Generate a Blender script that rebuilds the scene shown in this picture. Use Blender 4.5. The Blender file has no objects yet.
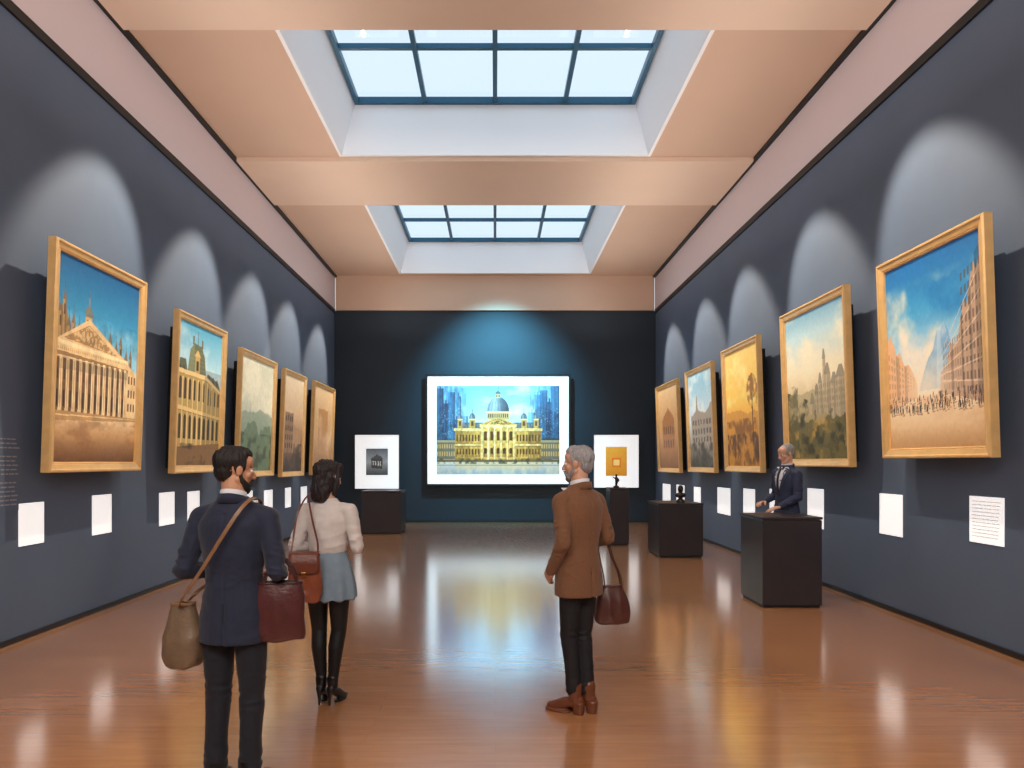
import bpy, math, random
import numpy as np
from mathutils import Vector, Matrix, Euler
from mathutils.bvhtree import BVHTree

random.seed(4); RNG=np.random.RandomState(7)
scene=bpy.context.scene
try:
    scene.view_settings.view_transform='Standard'
except Exception as e: print(e)
COL=scene.collection

# ------------------------------------------------------------------ helpers
def lin(c):
    a=np.asarray(c,dtype=float)/255.0
    return np.where(a<=0.04045,a/12.92,((a+0.055)/1.055)**2.4)
def lin4(c): 
    l=lin(c); return (float(l[0]),float(l[1]),float(l[2]),1.0)

LAT=RNG.rand(32,32,32)
def vnoise(p):
    p=np.asarray(p,dtype=float); i=np.floor(p).astype(int); f=p-i; f=f*f*(3-2*f)
    i0=i%32; i1=(i+1)%32
    x0,y0,z0=i0[...,0],i0[...,1],i0[...,2]; x1,y1,z1=i1[...,0],i1[...,1],i1[...,2]
    fx,fy,fz=f[...,0],f[...,1],f[...,2]
    def L(a,b,t): return a+(b-a)*t
    return L(L(L(LAT[x0,y0,z0],LAT[x1,y0,z0],fx),L(LAT[x0,y1,z0],LAT[x1,y1,z0],fx),fy),
             L(L(LAT[x0,y0,z1],LAT[x1,y0,z1],fx),L(LAT[x0,y1,z1],LAT[x1,y1,z1],fx),fy),fz)
def fbm(p,oct=4):
    s=0;a=.5;t=0
    for k in range(oct):
        s=s+a*vnoise(p*(2**k)+k*7.3); t+=a; a*=.5
    return s/t

def mat(name,col,rough=.6,metal=0,bump=0,bscale=40,var=0,vscale=8,stretch=(1,1,1),attr=None,emit=0,coat=0,spec=.5,sheen=0):
    m=bpy.data.materials.new(name); m.use_nodes=True
    nt=m.node_tree; b=nt.nodes['Principled BSDF']; N=nt.nodes; L=nt.links
    c=lin4(col); b.inputs['Base Color'].default_value=c
    b.inputs['Roughness'].default_value=rough; b.inputs['Metallic'].default_value=metal
    b.inputs['Specular IOR Level'].default_value=spec
    b.inputs['Coat Weight'].default_value=coat
    if sheen: b.inputs['Sheen Weight'].default_value=sheen
    tc=N.new('ShaderNodeTexCoord'); mp=N.new('ShaderNodeMapping'); mp.inputs['Scale'].default_value=stretch
    L.new(tc.outputs['Object'],mp.inputs['Vector'])
    src=None
    if attr:
        a=N.new('ShaderNodeAttribute'); a.attribute_name=attr; src=a.outputs['Color']
        L.new(src,b.inputs['Base Color'])
        if emit:
            L.new(src,b.inputs['Emission Color'])
    if emit:
        b.inputs['Emission Strength'].default_value=emit
        if not attr: b.inputs['Emission Color'].default_value=c
    if var:
        n=N.new('ShaderNodeTexNoise'); n.inputs['Scale'].default_value=vscale; n.inputs['Detail'].default_value=5
        L.new(mp.outputs[0],n.inputs['Vector'])
        r=N.new('ShaderNodeMapRange'); r.inputs['From Min'].default_value=.3; r.inputs['From Max'].default_value=.7
        r.inputs['To Min'].default_value=1-var; r.inputs['To Max'].default_value=1+var
        L.new(n.outputs['Fac'],r.inputs['Value'])
        v=N.new('ShaderNodeVectorMath'); v.operation='SCALE'
        if src: L.new(src,v.inputs[0])
        else: v.inputs[0].default_value=c[:3]
        L.new(r.outputs[0],v.inputs['Scale']); L.new(v.outputs[0],b.inputs['Base Color'])
    if bump:
        n=N.new('ShaderNodeTexNoise'); n.inputs['Scale'].default_value=bscale; n.inputs['Detail'].default_value=3
        L.new(mp.outputs[0],n.inputs['Vector'])
        bp=N.new('ShaderNodeBump'); bp.inputs['Strength'].default_value=bump; bp.inputs['Distance'].default_value=.01
        L.new(n.outputs['Fac'],bp.inputs['Height']); L.new(bp.outputs[0],b.inputs['Normal'])
    return m

def mesh_ob(name,verts,faces,m,parent=None,smooth=False):
    me=bpy.data.meshes.new(name); me.from_pydata([tuple(v) for v in verts],[],faces); me.update()
    if m: me.materials.append(m)
    if smooth: me.polygons.foreach_set('use_smooth',[True]*len(me.polygons))
    ob=bpy.data.objects.new(name,me); COL.objects.link(ob)
    if parent: ob.parent=parent
    return ob
def empty(name,loc=(0,0,0),rot=(0,0,0)):
    e=bpy.data.objects.new(name,None); e.location=loc; e.rotation_euler=rot; e.empty_display_size=.1; COL.objects.link(e); return e
def tag(o,label,cat,group=None):
    o['label']=label; o['category']=cat
    if group: o['group']=group
BOXF=[(0,3,2,1),(4,5,6,7),(0,1,5,4),(1,2,6,5),(2,3,7,6),(3,0,4,7)]
def boxv(x0,x1,y0,y1,z0,z1):
    return [(x0,y0,z0),(x1,y0,z0),(x1,y1,z0),(x0,y1,z0),(x0,y0,z1),(x1,y0,z1),(x1,y1,z1),(x0,y1,z1)]
def box(name,x0,x1,y0,y1,z0,z1,m,parent=None,bevel=0):
    ob=mesh_ob(name,boxv(x0,x1,y0,y1,z0,z1),BOXF,m,parent)
    if bevel:
        b=ob.modifiers.new('bev','BEVEL'); b.width=bevel; b.segments=2
    return ob
def boxes(name,lst,m,parent=None):
    V=[];F=[]
    for b in lst:
        o=len(V); V+=boxv(*b); F+=[tuple(i+o for i in f) for f in BOXF]
    return mesh_ob(name,V,F,m,parent)
def struct(o): o['kind']='structure'; return o

# ------------------------------------------------------------------ materials
M_wall=mat('wall_paint',(86,102,126),.7,var=.04,vscale=1.5,bump=.05,bscale=120)
M_back=mat('back_wall_paint',(34,48,60),.7,var=.06,vscale=1.5)
M_ceil=mat('ceiling_plaster',(206,178,158),.8,var=.02,vscale=1)
M_beam=mat('beam_plaster',(224,200,182),.8,var=.02,vscale=1)
M_fascia=mat('fascia_plaster',(208,196,202),.8)
M_well=mat('skylight_well_white',(244,247,252),.8)
M_black=mat('black_metal',(10,11,14),.5)
M_mull=mat('skylight_frame_teal',(30,86,116),.4,metal=.2)
M_base=mat('baseboard_dark',(28,26,30),.5)
M_gold=mat('gilded_oak',(240,196,130),.34,metal=.2,var=.08,vscale=8,stretch=(1,1,1),bump=.05,bscale=30)
M_shade_backing=mat('shade_backing_black',(14,14,16),.8)  # black for added boxes behind pictures, standing in for shade at the wall
M_art=mat('painted_canvas',(200,200,200),.5,attr='art',bump=.06,bscale=160,emit=.16)  # slight emission added so the canvases look better lit
M_artlit=mat('glossy_print',(200,200,200),.3,attr='art',emit=.36)  # emission in the print colours makes them look lit
M_mat=mat('white_mount_board',(244,246,248),.6,emit=.6)  # board glows on its own to look brightly lit
M_card=mat('label_card_white',(248,249,250),.6,emit=.6)  # cards carry emission to stay white in the dim room
M_print=mat('printed_text_grey',(190,192,196),.7)
M_wtext=mat('wall_lettering',(150,152,160),.7)
M_ped=mat('pedestal_lacquer',(50,46,50),.32,var=.08,vscale=3)
M_bronze=mat('dark_bronze',(52,46,44),.35,metal=.7,bump=.2,bscale=30)

def floor_mat():
    m=bpy.data.materials.new('polished_wood_floor'); m.use_nodes=True
    nt=m.node_tree;N=nt.nodes;L=nt.links;b=N['Principled BSDF']
    tc=N.new('ShaderNodeTexCoord')
    br=N.new('ShaderNodeTexBrick'); br.inputs['Scale'].default_value=1; br.inputs['Brick Width'].default_value=2.1
    br.inputs['Row Height'].default_value=.13; br.inputs['Mortar Size'].default_value=.001; br.inputs['Mortar Smooth'].default_value=.5
    br.offset=.37
    br.inputs['Color1'].default_value=lin4((204,146,100)); br.inputs['Color2'].default_value=lin4((196,138,92)); br.inputs['Mortar'].default_value=lin4((176,120,80))
    br.inputs['Bias'].default_value=0
    L.new(tc.outputs['Object'],br.inputs['Vector'])
    mp=N.new('ShaderNodeMapping'); mp.inputs['Scale'].default_value=(1.2,14,1); L.new(tc.outputs['Object'],mp.inputs['Vector'])
    n=N.new('ShaderNodeTexNoise'); n.inputs['Scale'].default_value=2.2; n.inputs['Detail'].default_value=7; L.new(mp.outputs[0],n.inputs['Vector'])
    r=N.new('ShaderNodeMapRange'); r.inputs['From Min'].default_value=.3; r.inputs['From Max'].default_value=.7; r.inputs['To Min'].default_value=.88; r.inputs['To Max'].default_value=1.08
    L.new(n.outputs['Fac'],r.inputs['Value'])
    v=N.new('ShaderNodeVectorMath'); v.operation='SCALE'; L.new(br.outputs['Color'],v.inputs[0]); L.new(r.outputs[0],v.inputs['Scale'])
    L.new(v.outputs[0],b.inputs['Base Color'])
    r2=N.new('ShaderNodeMapRange'); r2.inputs['To Min'].default_value=.15; r2.inputs['To Max'].default_value=.2
    L.new(n.outputs['Fac'],r2.inputs['Value']); L.new(r2.outputs[0],b.inputs['Roughness'])
    b.inputs['Specular IOR Level'].default_value=1.0; b.inputs['IOR'].default_value=1.7
    b.inputs['Coat Weight'].default_value=1.0; b.inputs['Coat Roughness'].default_value=.14; b.inputs['Coat IOR'].default_value=1.75
    bp=N.new('ShaderNodeBump'); bp.inputs['Strength'].default_value=.012; bp.inputs['Distance'].default_value=.01
    L.new(n.outputs['Fac'],bp.inputs['Height']); L.new(bp.outputs[0],b.inputs['Normal'])
    return m
M_floor=floor_mat()

def glass_mat():
    m=bpy.data.materials.new('skylight_glass'); m.use_nodes=True
    nt=m.node_tree;N=nt.nodes;L=nt.links; N.remove(N['Principled BSDF'])
    t=N.new('ShaderNodeBsdfTransparent'); t.inputs[0].default_value=(1,1,1,1)
    g=N.new('ShaderNodeBsdfGlossy'); g.inputs['Roughness'].default_value=.05
    mx=N.new('ShaderNodeMixShader'); mx.inputs[0].default_value=.06
    L.new(t.outputs[0],mx.inputs[1]); L.new(g.outputs[0],mx.inputs[2]); L.new(mx.outputs[0],N['Material Output'].inputs['Surface'])
    return m
M_glass=glass_mat()

# ------------------------------------------------------------------ room
W=4.44; YB=19.35; YF=-3.0; ZW=5.85; ZC=6.8
struct(box('floor',-W-.2,W+.2,YF,YB+.2,-.15,0,M_floor))
struct(box('wall_left',-W-.2,-W,YF,YB,0,ZW-.07,M_wall))
struct(box('wall_right',W,W+.2,YF,YB,0,ZW-.07,M_wall))
struct(box('wall_back',-W-.2,W+.2,YB,YB+.2,0,ZW,M_back))
struct(box('wall_front',-W-.2,W+.2,YF-.2,YF,0,ZC+.2,M_wall))
struct(box('trim_1',-W-.2,-W+.03,YF,YB,ZW-.07,ZW+.03,M_black))  # solid black strip stands in for the shadow gap under the fascia
struct(box('trim_2',W-.03,W+.2,YF,YB,ZW-.07,ZW+.03,M_black))  # same painted shadow gap on the right wall
struct(box('trim_3',-W-.2,-W+.02,YF,YB,ZW+.03,ZC,M_fascia))
struct(box('trim_4',W-.02,W+.2,YF,YB,ZW+.03,ZC,M_fascia))
struct(box('trim_5',-W+.05,W-.05,YB-.08,YB+.2,ZW,ZC,M_ceil))
struct(box('trim_6',-W+.02,-W+.09,YF,YB-.08,ZC-.05,ZC,M_black))
struct(box('trim_7',W-.09,W-.02,YF,YB-.08,ZC-.05,ZC,M_black))
struct(box('baseboard_left',-W,-W+.02,YF,YB,0,.05,M_base))
struct(box('baseboard_right',W-.02,W,YF,YB,0,.05,M_base))
struct(box('baseboard_back',-W+.02,W-.02,YB-.02,YB,0,.05,M_base))
S=[(8.3,11.7),(13.97,19.0)]; SX=2.56
xs=W+.2
g_=.02
struct(boxes('ceiling',[(-xs,xs,YF,S[0][0]-g_,ZC,ZC+.2),(-xs,-SX-g_,S[0][0]-g_,S[0][1]+g_,ZC,ZC+.2),(SX+g_,xs,S[0][0]-g_,S[0][1]+g_,ZC,ZC+.2),
  (-xs,xs,S[0][1]+g_,S[1][0]-g_,ZC,ZC+.2),(-xs,-SX-g_,S[1][0]-g_,S[1][1]+g_,ZC,ZC+.2),(SX+g_,xs,S[1][0]-g_,S[1][1]+g_,ZC,ZC+.2),(-xs,xs,S[1][1]+g_,YB+.2,ZC,ZC+.2)],M_ceil))
struct(box('trim_8',-W+.09,W-.09,5.6,8.2,ZC-.07,ZC,M_beam))
struct(box('trim_9',-W+.09,W-.09,11.78,13.8,ZC-.07,ZC,M_beam))
ZG=7.7; GX=2.34
for k,(a,b) in enumerate(S):
    V=[(-SX,a,ZC-.004),(SX,a,ZC-.004),(SX,b,ZC-.004),(-SX,b,ZC-.004),(-GX,a,ZG),(GX,a,ZG),(GX,b,ZG),(-GX,b,ZG)]
    t=.05
    V+=[(-SX-t,a-t,ZC-.004),(SX+t,a-t,ZC-.004),(SX+t,b+t,ZC-.004),(-SX-t,b+t,ZC-.004)]
    t=.12
    V+=[(-GX-t,a-t,ZG),(GX+t,a-t,ZG),(GX+t,b+t,ZG),(-GX-t,b+t,ZG)]
    F=[(0,1,5,4),(1,2,6,5),(2,3,7,6),(3,0,4,7),(0,8,9,1),(1,9,10,2),(2,10,11,3),(3,11,8,0),
       (4,5,13,12),(5,6,14,13),(6,7,15,14),(7,4,12,15)]
    struct(mesh_ob('trim_%d'%(10+k),V,F,M_well))
    bars=[(-GX,GX,a,a+.07,ZG-.06,ZG+.04),(-GX,GX,b-.07,b,ZG-.06,ZG+.04),(-GX,-GX+.07,a+.07,b-.07,ZG-.06,ZG+.04),(GX-.07,GX,a+.07,b-.07,ZG-.06,ZG+.04)]
    for i in (1,2,3):
        x=-GX+2*GX*i/4; bars.append((x-.035,x+.035,a+.07,b-.07,ZG-.05,ZG+.03))
    yb_=10.15 if k==0 else 17.4
    bars.append((-GX+.07,GX-.07,yb_-.035,yb_+.035,ZG-.045,ZG+.025))
    w=struct(boxes('window_%d'%(k+1),bars,M_mull))
    g=mesh_ob('glass',[(-GX,a,ZG+.03),(GX,a,ZG+.03),(GX,b,ZG+.03),(-GX,b,ZG+.03)],[(0,3,2,1)],M_glass,w)

# ------------------------------------------------------------------ art rasters -> colour attributes
class Art:
    def __init__(s,w,h):
        s.w,s.h=w,h; yy,xx=np.mgrid[0:h,0:w]; s.u=xx/(w-1); s.v=yy/(h-1); s.c=np.zeros((h,w,3)); s.seed=RNG.rand()*20
    def n(s,su,sv,o=4,k=0): 
        return fbm(np.stack([s.u*su+s.seed+k*3.1,s.v*sv+k*5.7,np.full_like(s.u,s.seed+k)],-1),o)
    def mix(s,mask,col,a=1):
        m=(np.clip(mask,0,1)*a)[...,None]; s.c=s.c*(1-m)+np.asarray(col,float)*m
    def grad(s,stops,mask=None,coord=None):
        t=s.v if coord is None else coord
        ks=[k for k,_ in stops]; g=np.stack([np.interp(t,ks,[c[i] for _,c in stops]) for i in range(3)],-1)
        if mask is None: s.c=g
        else:
            m=np.clip(mask,0,1)[...,None]; s.c=s.c*(1-m)+g*m
    def R(s,a,b,c,d): return ((s.u>=a)&(s.u<=c)&(s.v>=b)&(s.v<=d)).astype(float)
    def rect(s,a,b,c,d,col,al=1): s.mix(s.R(a,b,c,d),col,al)
    def E(s,cu,cv,ru,rv): return ((((s.u-cu)/ru)**2+((s.v-cv)/rv)**2)<1).astype(float)
    def P(s,pts):
        ins=np.zeros_like(s.u,bool); n=len(pts)
        for i in range(n):
            x0,y0=pts[i]; x1,y1=pts[(i+1)%n]
            if y0==y1: continue
            c=((y0>s.v)!=(y1>s.v))&(s.u<(x1-x0)*(s.v-y0)/(y1-y0)+x0); ins^=c
        return ins.astype(float)
    def poly(s,pts,col,al=1): s.mix(s.P(pts),col,al)
    def texture(s,amt=14,su=40,sv=40):
        s.c=s.c+((s.n(su,sv,3,9)-.5)*2*amt)[...,None]
    def light(s,mask,k):
        s.c=s.c*(1+(np.clip(mask,0,1)*k)[...,None])
    def clouds(s,lo,hi,col,al=.8,su=4,sv=7,k=2):
        n=s.n(su,sv,5,k); s.mix(np.clip((n-.48)/.2,0,1)*np.clip((s.v-lo)/.06,0,1)*np.clip((hi-s.v)/.06,0,1),col,al)
    def warp(s,amt=.006,f=18):
        dx=(s.n(f,f,3,21)-.5)*2*amt; dy=(s.n(f,f,3,22)-.5)*2*amt
        iu=np.clip(((s.u+dx)*(s.w-1)).round().astype(int),0,s.w-1); iv=np.clip(((s.v+dy)*(s.h-1)).round().astype(int),0,s.h-1)
        s.c=s.c[iv,iu]
    def facade(s,u0,u1,v0,v1,base,dark,nx,ny,top0=None,arch=False,skew=0,al=1):
        for i in range(nx):
            a=u0+(u1-u0)*(i+.25)/nx; b=u0+(u1-u0)*(i+.75)/nx
            for j in range(ny):
                f0=(j+.2)/ny; f1=(j+.78)/ny
                def vv(u,f):
                    t=(u-u0)/(u1-u0); lo=v0+skew*t*.25; hi=v1-skew*t; return lo+(hi-lo)*f
                s.poly([(a,vv(a,f0)),(b,vv(b,f0)),(b,vv(b,f1)),(a,vv(a,f1))],dark,al)
                if arch: s.mix(s.E((a+b)/2,vv(a,f1),(b-a)/2,(b-a)*.5),dark,al)
def art_L1(w=270,h=300):
    A=Art(w,h); A.grad([(0,(104,68,42)),(.14,(206,160,108)),(.24,(244,212,165)),(.25,(214,240,244)),(.5,(160,216,236)),(.75,(60,150,196)),(1,(20,92,146))])
    A.clouds(.3,.75,(240,248,248),.3)
    cr=(240,206,150); dk=(128,92,58)
    A.poly([(.0,.22),(0,.7),(.05,.76),(.1,.74),(.12,.7),(.14,.66),(.14,.22)],(170,134,88))
    for x,hh in ((.04,.78),(.08,.84),(.13,.72),(.18,.74),(.24,.7),(.55,.66),(.62,.7),(.7,.66),(.76,.7),(.84,.63),(.9,.64)):
        A.rect(x-.02,.5,x+.02,hh-.06,(186,150,100)); A.poly([(x-.024,hh-.06),(x+.024,hh-.06),(x,hh)],(130,116,98)); A.rect(x-.002,hh-.01,x+.002,hh+.03,(100,92,84))
        A.rect(x-.007,hh-.13,x+.007,hh-.08,(96,74,52)); A.light(A.R(x+.005,.5,x+.02,hh-.06),-.25)
    A.rect(.31,.6,.39,.74,(214,176,120)); A.mix(A.E(.35,.74,.045,.05)*(A.v>.735),(130,130,118)); A.rect(.343,.78,.357,.83,(150,134,104)); A.poly([(.343,.83),(.357,.83),(.35,.88)],(110,100,86)); A.rect(.33,.66,.343,.72,(100,76,50)); A.rect(.357,.66,.37,.72,(100,76,50))
    A.poly([(0,.22),(0,.58),(.86,.55),(.99,.5),(.99,.25),(.86,.23)],cr)
    A.poly([(0,.585),(.36,.725),(.86,.555)],(236,202,146)); A.poly([(.08,.6),(.36,.695),(.72,.575)],(176,136,88))
    A.mix(A.P([(.1,.605),(.36,.69),(.7,.58)])*(A.n(50,60,2,3)>.52),(232,200,146),.8)
    A.poly([(0,.57),(0,.59),(.87,.565),(.87,.545)],(252,228,178)); A.poly([(0,.515),(0,.535),(.87,.515),(.87,.5)],(168,126,80))
    n=12
    for i in range(n):
        a=.01+.85*i/n; A.rect(a,.25,a+.036,.505,dk); A.rect(a+.036,.25,a+.045,.51,(255,236,192)); A.rect(a+.045,.25,a+.056,.51,(214,176,122)); A.rect(a+.01,.27,a+.026,.35,(66,44,30)); A.rect(a+.012,.4,a+.024,.45,(78,56,40)); A.rect(a+.032,.495,a+.062,.512,(250,226,176)); A.rect(a+.03,.25,a+.064,.262,(236,206,154))
    A.light(A.P([(0,.45),(0,.51),(.87,.5),(.87,.46)]),-.15)
    for i in range(40): A.rect(i*.0215,.54,i*.0215+.009,.552-.0,(190,150,100),.7)
    A.facade(.87,.99,.27,.5,cr,dk,3,3)
    A.poly([(0,.2),(1,.23),(1,.25),(0,.25)],(196,152,100)); A.poly([(0,.225),(1,.24),(1,.244),(0,.232)],(240,206,150))
    A.mix(A.R(0,0,1,.21)*np.clip((A.n(7,20)-.45)*4,0,1),(140,94,60),.5)
    m=A.R(0,.2,1,.75); A.c=A.c*(1+(m*(A.n(20,20,4,44)-.5)*.4)[...,None])
    A.warp(.002,30); A.texture(7,50,60); return A
def art_L2(w=190,h=230):
    A=Art(w,h); A.grad([(0,(70,50,34)),(.3,(200,168,122)),(.5,(232,242,238)),(.75,(176,222,236)),(1,(86,170,204))])
    A.clouds(.6,1,(240,250,250),.5)
    G=(196,164,92); D=(74,56,28)
    A.poly([(0,.13),(0,.66),(.26,.66),(.26,.7),(.6,.68),(.62,.62),(1,.56),(1,.17)],G)
    A.poly([(.2,.66),(.25,.82),(.34,.87),(.5,.86),(.58,.79),(.62,.65)],(112,116,84)); A.light(A.P([(.2,.66),(.25,.82),(.34,.87),(.36,.66)]),.22)
    for k in range(5): A.poly([(.22+k*.008,.69+k*.033),(.605-k*.008,.685+k*.03),(.605-k*.008,.69+k*.03),(.22+k*.008,.696+k*.033)],(150,150,112),.6)
    A.rect(.36,.66,.47,.78,(206,172,98)); A.poly([(.34,.78),(.415,.83),(.49,.78)],(226,192,118)); A.rect(.39,.68,.44,.75,D)
    A.rect(.3,.86,.33,.92,(120,104,70)); A.rect(.5,.85,.53,.91,(120,104,70)); A.rect(.411,.86,.419,.96,(84,80,60))
    A.poly([(0,.66),(.04,.74),(.16,.74),(.2,.66)],(104,108,80)); A.poly([(.62,.62),(.66,.68),(.94,.63),(1,.56)],(104,108,80))
    for x in (.05,.12,.7,.8,.9): A.mix(A.E(x,.665-.05*max(0,x-.5)*2,.02,.03),D,.8)
    A.poly([(0,.64),(0,.67),(.62,.66),(1,.57),(1,.545),(.62,.63)],(246,214,146)); A.poly([(0,.39),(0,.42),(1,.37),(1,.35)],(240,204,130)); A.poly([(0,.385),(0,.39),(1,.35),(1,.345)],(120,92,48))
    A.facade(.01,.99,.14,.39,(0,0,0),D,9,1,arch=True,skew=.03); A.facade(.01,.62,.42,.64,(0,0,0),(84,62,34),6,1,arch=True,skew=.02); A.facade(.64,.99,.41,.6,(0,0,0),(84,62,34),4,1,arch=True,skew=.05)
    for i in range(10): A.rect(i/9.-.011,.15,i/9.+.011,.62-.05*max(0,i/9.-.6)*2,(246,216,148),.8); A.rect(i/9.+.006,.15,i/9.+.011,.6-.05*max(0,i/9.-.6)*2,(150,118,64),.7)
    A.light(A.P([(.55,0),(1,0),(1,.7),(.6,.7)]),-.18)
    A.poly([(0,0),(1,0),(1,.17),(0,.13)],(132,98,60)); A.mix((A.v<.16)*np.clip((A.n(6,14)-.5)*5,0,1),(54,38,26),.7)
    A.warp(.004,28); A.texture(9,50,60); return A
def art_L3(w=90,h=120):
    A=Art(w,h); A.grad([(0,(84,88,66)),(.25,(140,152,124)),(.5,(190,196,174)),(.75,(226,222,196)),(1,(206,208,186))])
    A.clouds(.5,1.05,(240,234,206),.7)
    A.mix((A.v<.52+.12*(A.n(4,1)-.5)*2)*1.,(136,152,130),.7); A.mix((A.v<.38+.16*(A.n(6,1,4,5)-.5)*2)*1.,(98,118,90),.8)
    A.mix(np.clip((A.n(10,14,4,3)-.5)*6,0,1)*(A.v<.34),(60,68,46),.8); A.texture(12); return A
def art_L4(w=80,h=110):
    A=Art(w,h); A.grad([(0,(70,50,36)),(.3,(140,106,76)),(.6,(212,178,138)),(1,(226,206,174))])
    A.rect(.1,.2,.5,.62,(148,114,82)); A.facade(.1,.5,.22,.6,0,(80,56,40),4,4); A.poly([(.5,.2),(.5,.5),(.9,.44),(.9,.22)],(172,134,96))
    A.mix(np.clip((A.n(8,8)-.5)*5,0,1)*(A.v<.3),(52,38,28),.8); A.warp(.015,12); A.texture(14); return A
def art_L5(w=70,h=90):
    A=Art(w,h); A.grad([(0,(150,108,70)),(.4,(208,162,112)),(1,(230,196,152))]); A.rect(.25,.2,.75,.75,(190,140,92)); A.mix(np.clip((A.n(5,5)-.5)*4,0,1),(236,206,164),.5); A.warp(.02,10); A.texture(12); return A
def art_R1(w=290,h=290):
    A=Art(w,h); A.grad([(0,(186,140,92)),(.12,(234,198,152)),(.28,(250,230,196)),(.34,(252,236,210)),(.5,(196,222,234)),(.72,(70,164,214)),(1,(22,104,170))])
    A.clouds(.3,.9,(255,234,204),.95,2.6,3.4); A.clouds(.62,1.1,(30,120,190),.6,3,4,6)
    A.poly([(.36,.3),(.42,.4),(.47,.46),(.52,.5),(.57,.6),(.6,.58),(.64,.63),(.68,.58),(.72,.46),(.72,.3)],(112,168,210),.8)
    A.poly([(.55,.3),(.57,.6),(.6,.58),(.62,.4),(.6,.3)],(186,214,230),.6)
    A.mix(A.P([(.36,.3),(.42,.4),(.57,.6),(.64,.63),(.72,.46),(.72,.3)])*np.clip((A.n(10,10,4,50)-.5)*4,0,1),(220,232,236),.5)
    A.poly([(0,.2),(0,.6),(.03,.64),(.06,.6),(.09,.57),(.1,.52),(.15,.53),(.2,.45),(.25,.45),(.3,.4),(.34,.34),(.34,.27)],(232,184,138))
    A.light(A.P([(.1,.27),(.1,.52),(.14,.5),(.14,.27)]),-.15); A.light(A.P([(.2,.27),(.2,.45),(.23,.44),(.23,.27)]),-.15)
    A.facade(.0,.32,.27,.55,0,(184,134,96),10,5,skew=.18,al=.6)
    A.poly([(.58,.28),(.6,.38),(.64,.39),(.67,.44),(.7,.51),(.75,.5),(.78,.55),(.8,.62),(.84,.7),(.86,.67),(.88,.73),(.9,.8),(.93,.86),(.95,.82),(1,.9),(1,.2)],(196,164,136))
    A.facade(.8,1,.24,.84,0,(104,84,76),6,9,skew=-.06,al=.65); A.facade(.62,.8,.28,.52,0,(150,118,98),8,5,skew=-.04,al=.6)
    for k in range(6): A.poly([(.6,.33+k*.028),(1,.3+k*.11),(1,.309+k*.11),(.6,.335+k*.028)],(244,220,190),.7)
    for x in (.7,.8,.88): A.light(A.R(x,.28,x+.02,.8)*A.P([(.58,.28),(.8,.62),(1,.9),(1,.2)]),-.25)
    A.light(A.P([(.94,.2),(1,.2),(1,.95),(.94,.9)]),-.2)
    hz=np.exp(-((A.u-.45)/.22)**2-((A.v-.32)/.12)**2); A.mix(hz,(254,232,200),.75)
    A.mix((A.v<.27)*np.clip((A.n(4,12)-.45)*3,0,1),(214,168,120),.6)
    r=np.random.RandomState(5)
    for i in range(150):
        x=r.rand(); y=.2+.08*r.rand()**1.5; sz=.013*(1.5-(y-.18)/.1*.8)
        A.mix(A.E(x,y,.004,sz),(46,34,36),.9); A.mix(A.E(x,y+sz,.003,.0045),(110,76,58),.9); A.mix(A.E(x+.008,y-sz-.005,.012,.0035),(160,116,82),.6)
    A.warp(.004,26); A.texture(8,50,60); return A
def art_R2(w=190,h=220):
    A=Art(w,h); A.grad([(0,(70,56,30)),(.2,(140,112,62)),(.4,(212,190,140)),(.6,(246,230,192)),(.85,(190,218,222)),(1,(120,170,196))])
    A.clouds(.45,1.05,(252,236,200),.8,3,5)
    A.mix((A.v<.44+.1*(A.n(5,1)-.5)*2)*1.,(170,156,116),.6)
    for x,b,t,ww in ((.46,.3,.42,.05),(.54,.3,.48,.04),(.6,.3,.55,.035),(.67,.3,.7,.028),(.72,.3,.6,.05),(.82,.25,.53,.06),(.92,.25,.56,.08)):
        A.rect(x-ww,b,x+ww,t-.05,(158,142,114),.8); A.poly([(x-ww,t-.05),(x+ww,t-.05),(x+ww*.3,t+.02),(x-ww*.3,t+.02)],(138,126,104),.8)
        A.light(A.R(x-ww,b,x-ww*.2,t-.05),.14)
    A.facade(.5,.98,.32,.5,0,(120,104,80),14,4,al=.4)
    A.mix((A.v<.27+.12*(A.n(7,2,4,4)-.5)*2)*1.,(104,92,44),.9); A.mix(np.clip((A.n(12,14,4,3)-.48)*6,0,1)*(A.v<.38-.2*A.u+.1),(50,46,24),.85)
    A.mix(np.clip((A.n(10,12,4,13)-.46)*6,0,1)*(A.v<.52)*(A.u<.2),(84,80,46),.7)
    A.mix(np.clip((A.n(12,14,4,8)-.56)*6,0,1)*(A.v<.3),(206,158,70),.7); A.warp(.009,16); A.texture(8,50,60); return A
def art_R3(w=110,h=150):
    A=Art(w,h); A.grad([(0,(110,66,18)),(.3,(206,130,30)),(.45,(244,186,70)),(.6,(254,208,92)),(1,(240,206,120))]); A.clouds(.5,1.05,(255,232,150),.8)
    A.mix((A.v<.46+.1*(A.n(3,1,4,4)-.5)*2)*1.,(206,146,52),.8); A.mix(np.clip((A.n(7,9,4,3)-.45)*6,0,1)*(A.v<.4),(130,84,26),.85)
    A.mix(np.clip((A.n(9,9,4,7)-.5)*6,0,1)*(A.v<.28),(70,40,14),.8); A.rect(.8,.2,.83,.6,(80,50,20)); A.mix(A.E(.82,.62,.16,.14)*np.clip((A.n(12,12)-.38)*5,0,1),(140,90,24),.9)
    A.warp(.015,10); A.texture(12); return A
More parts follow.
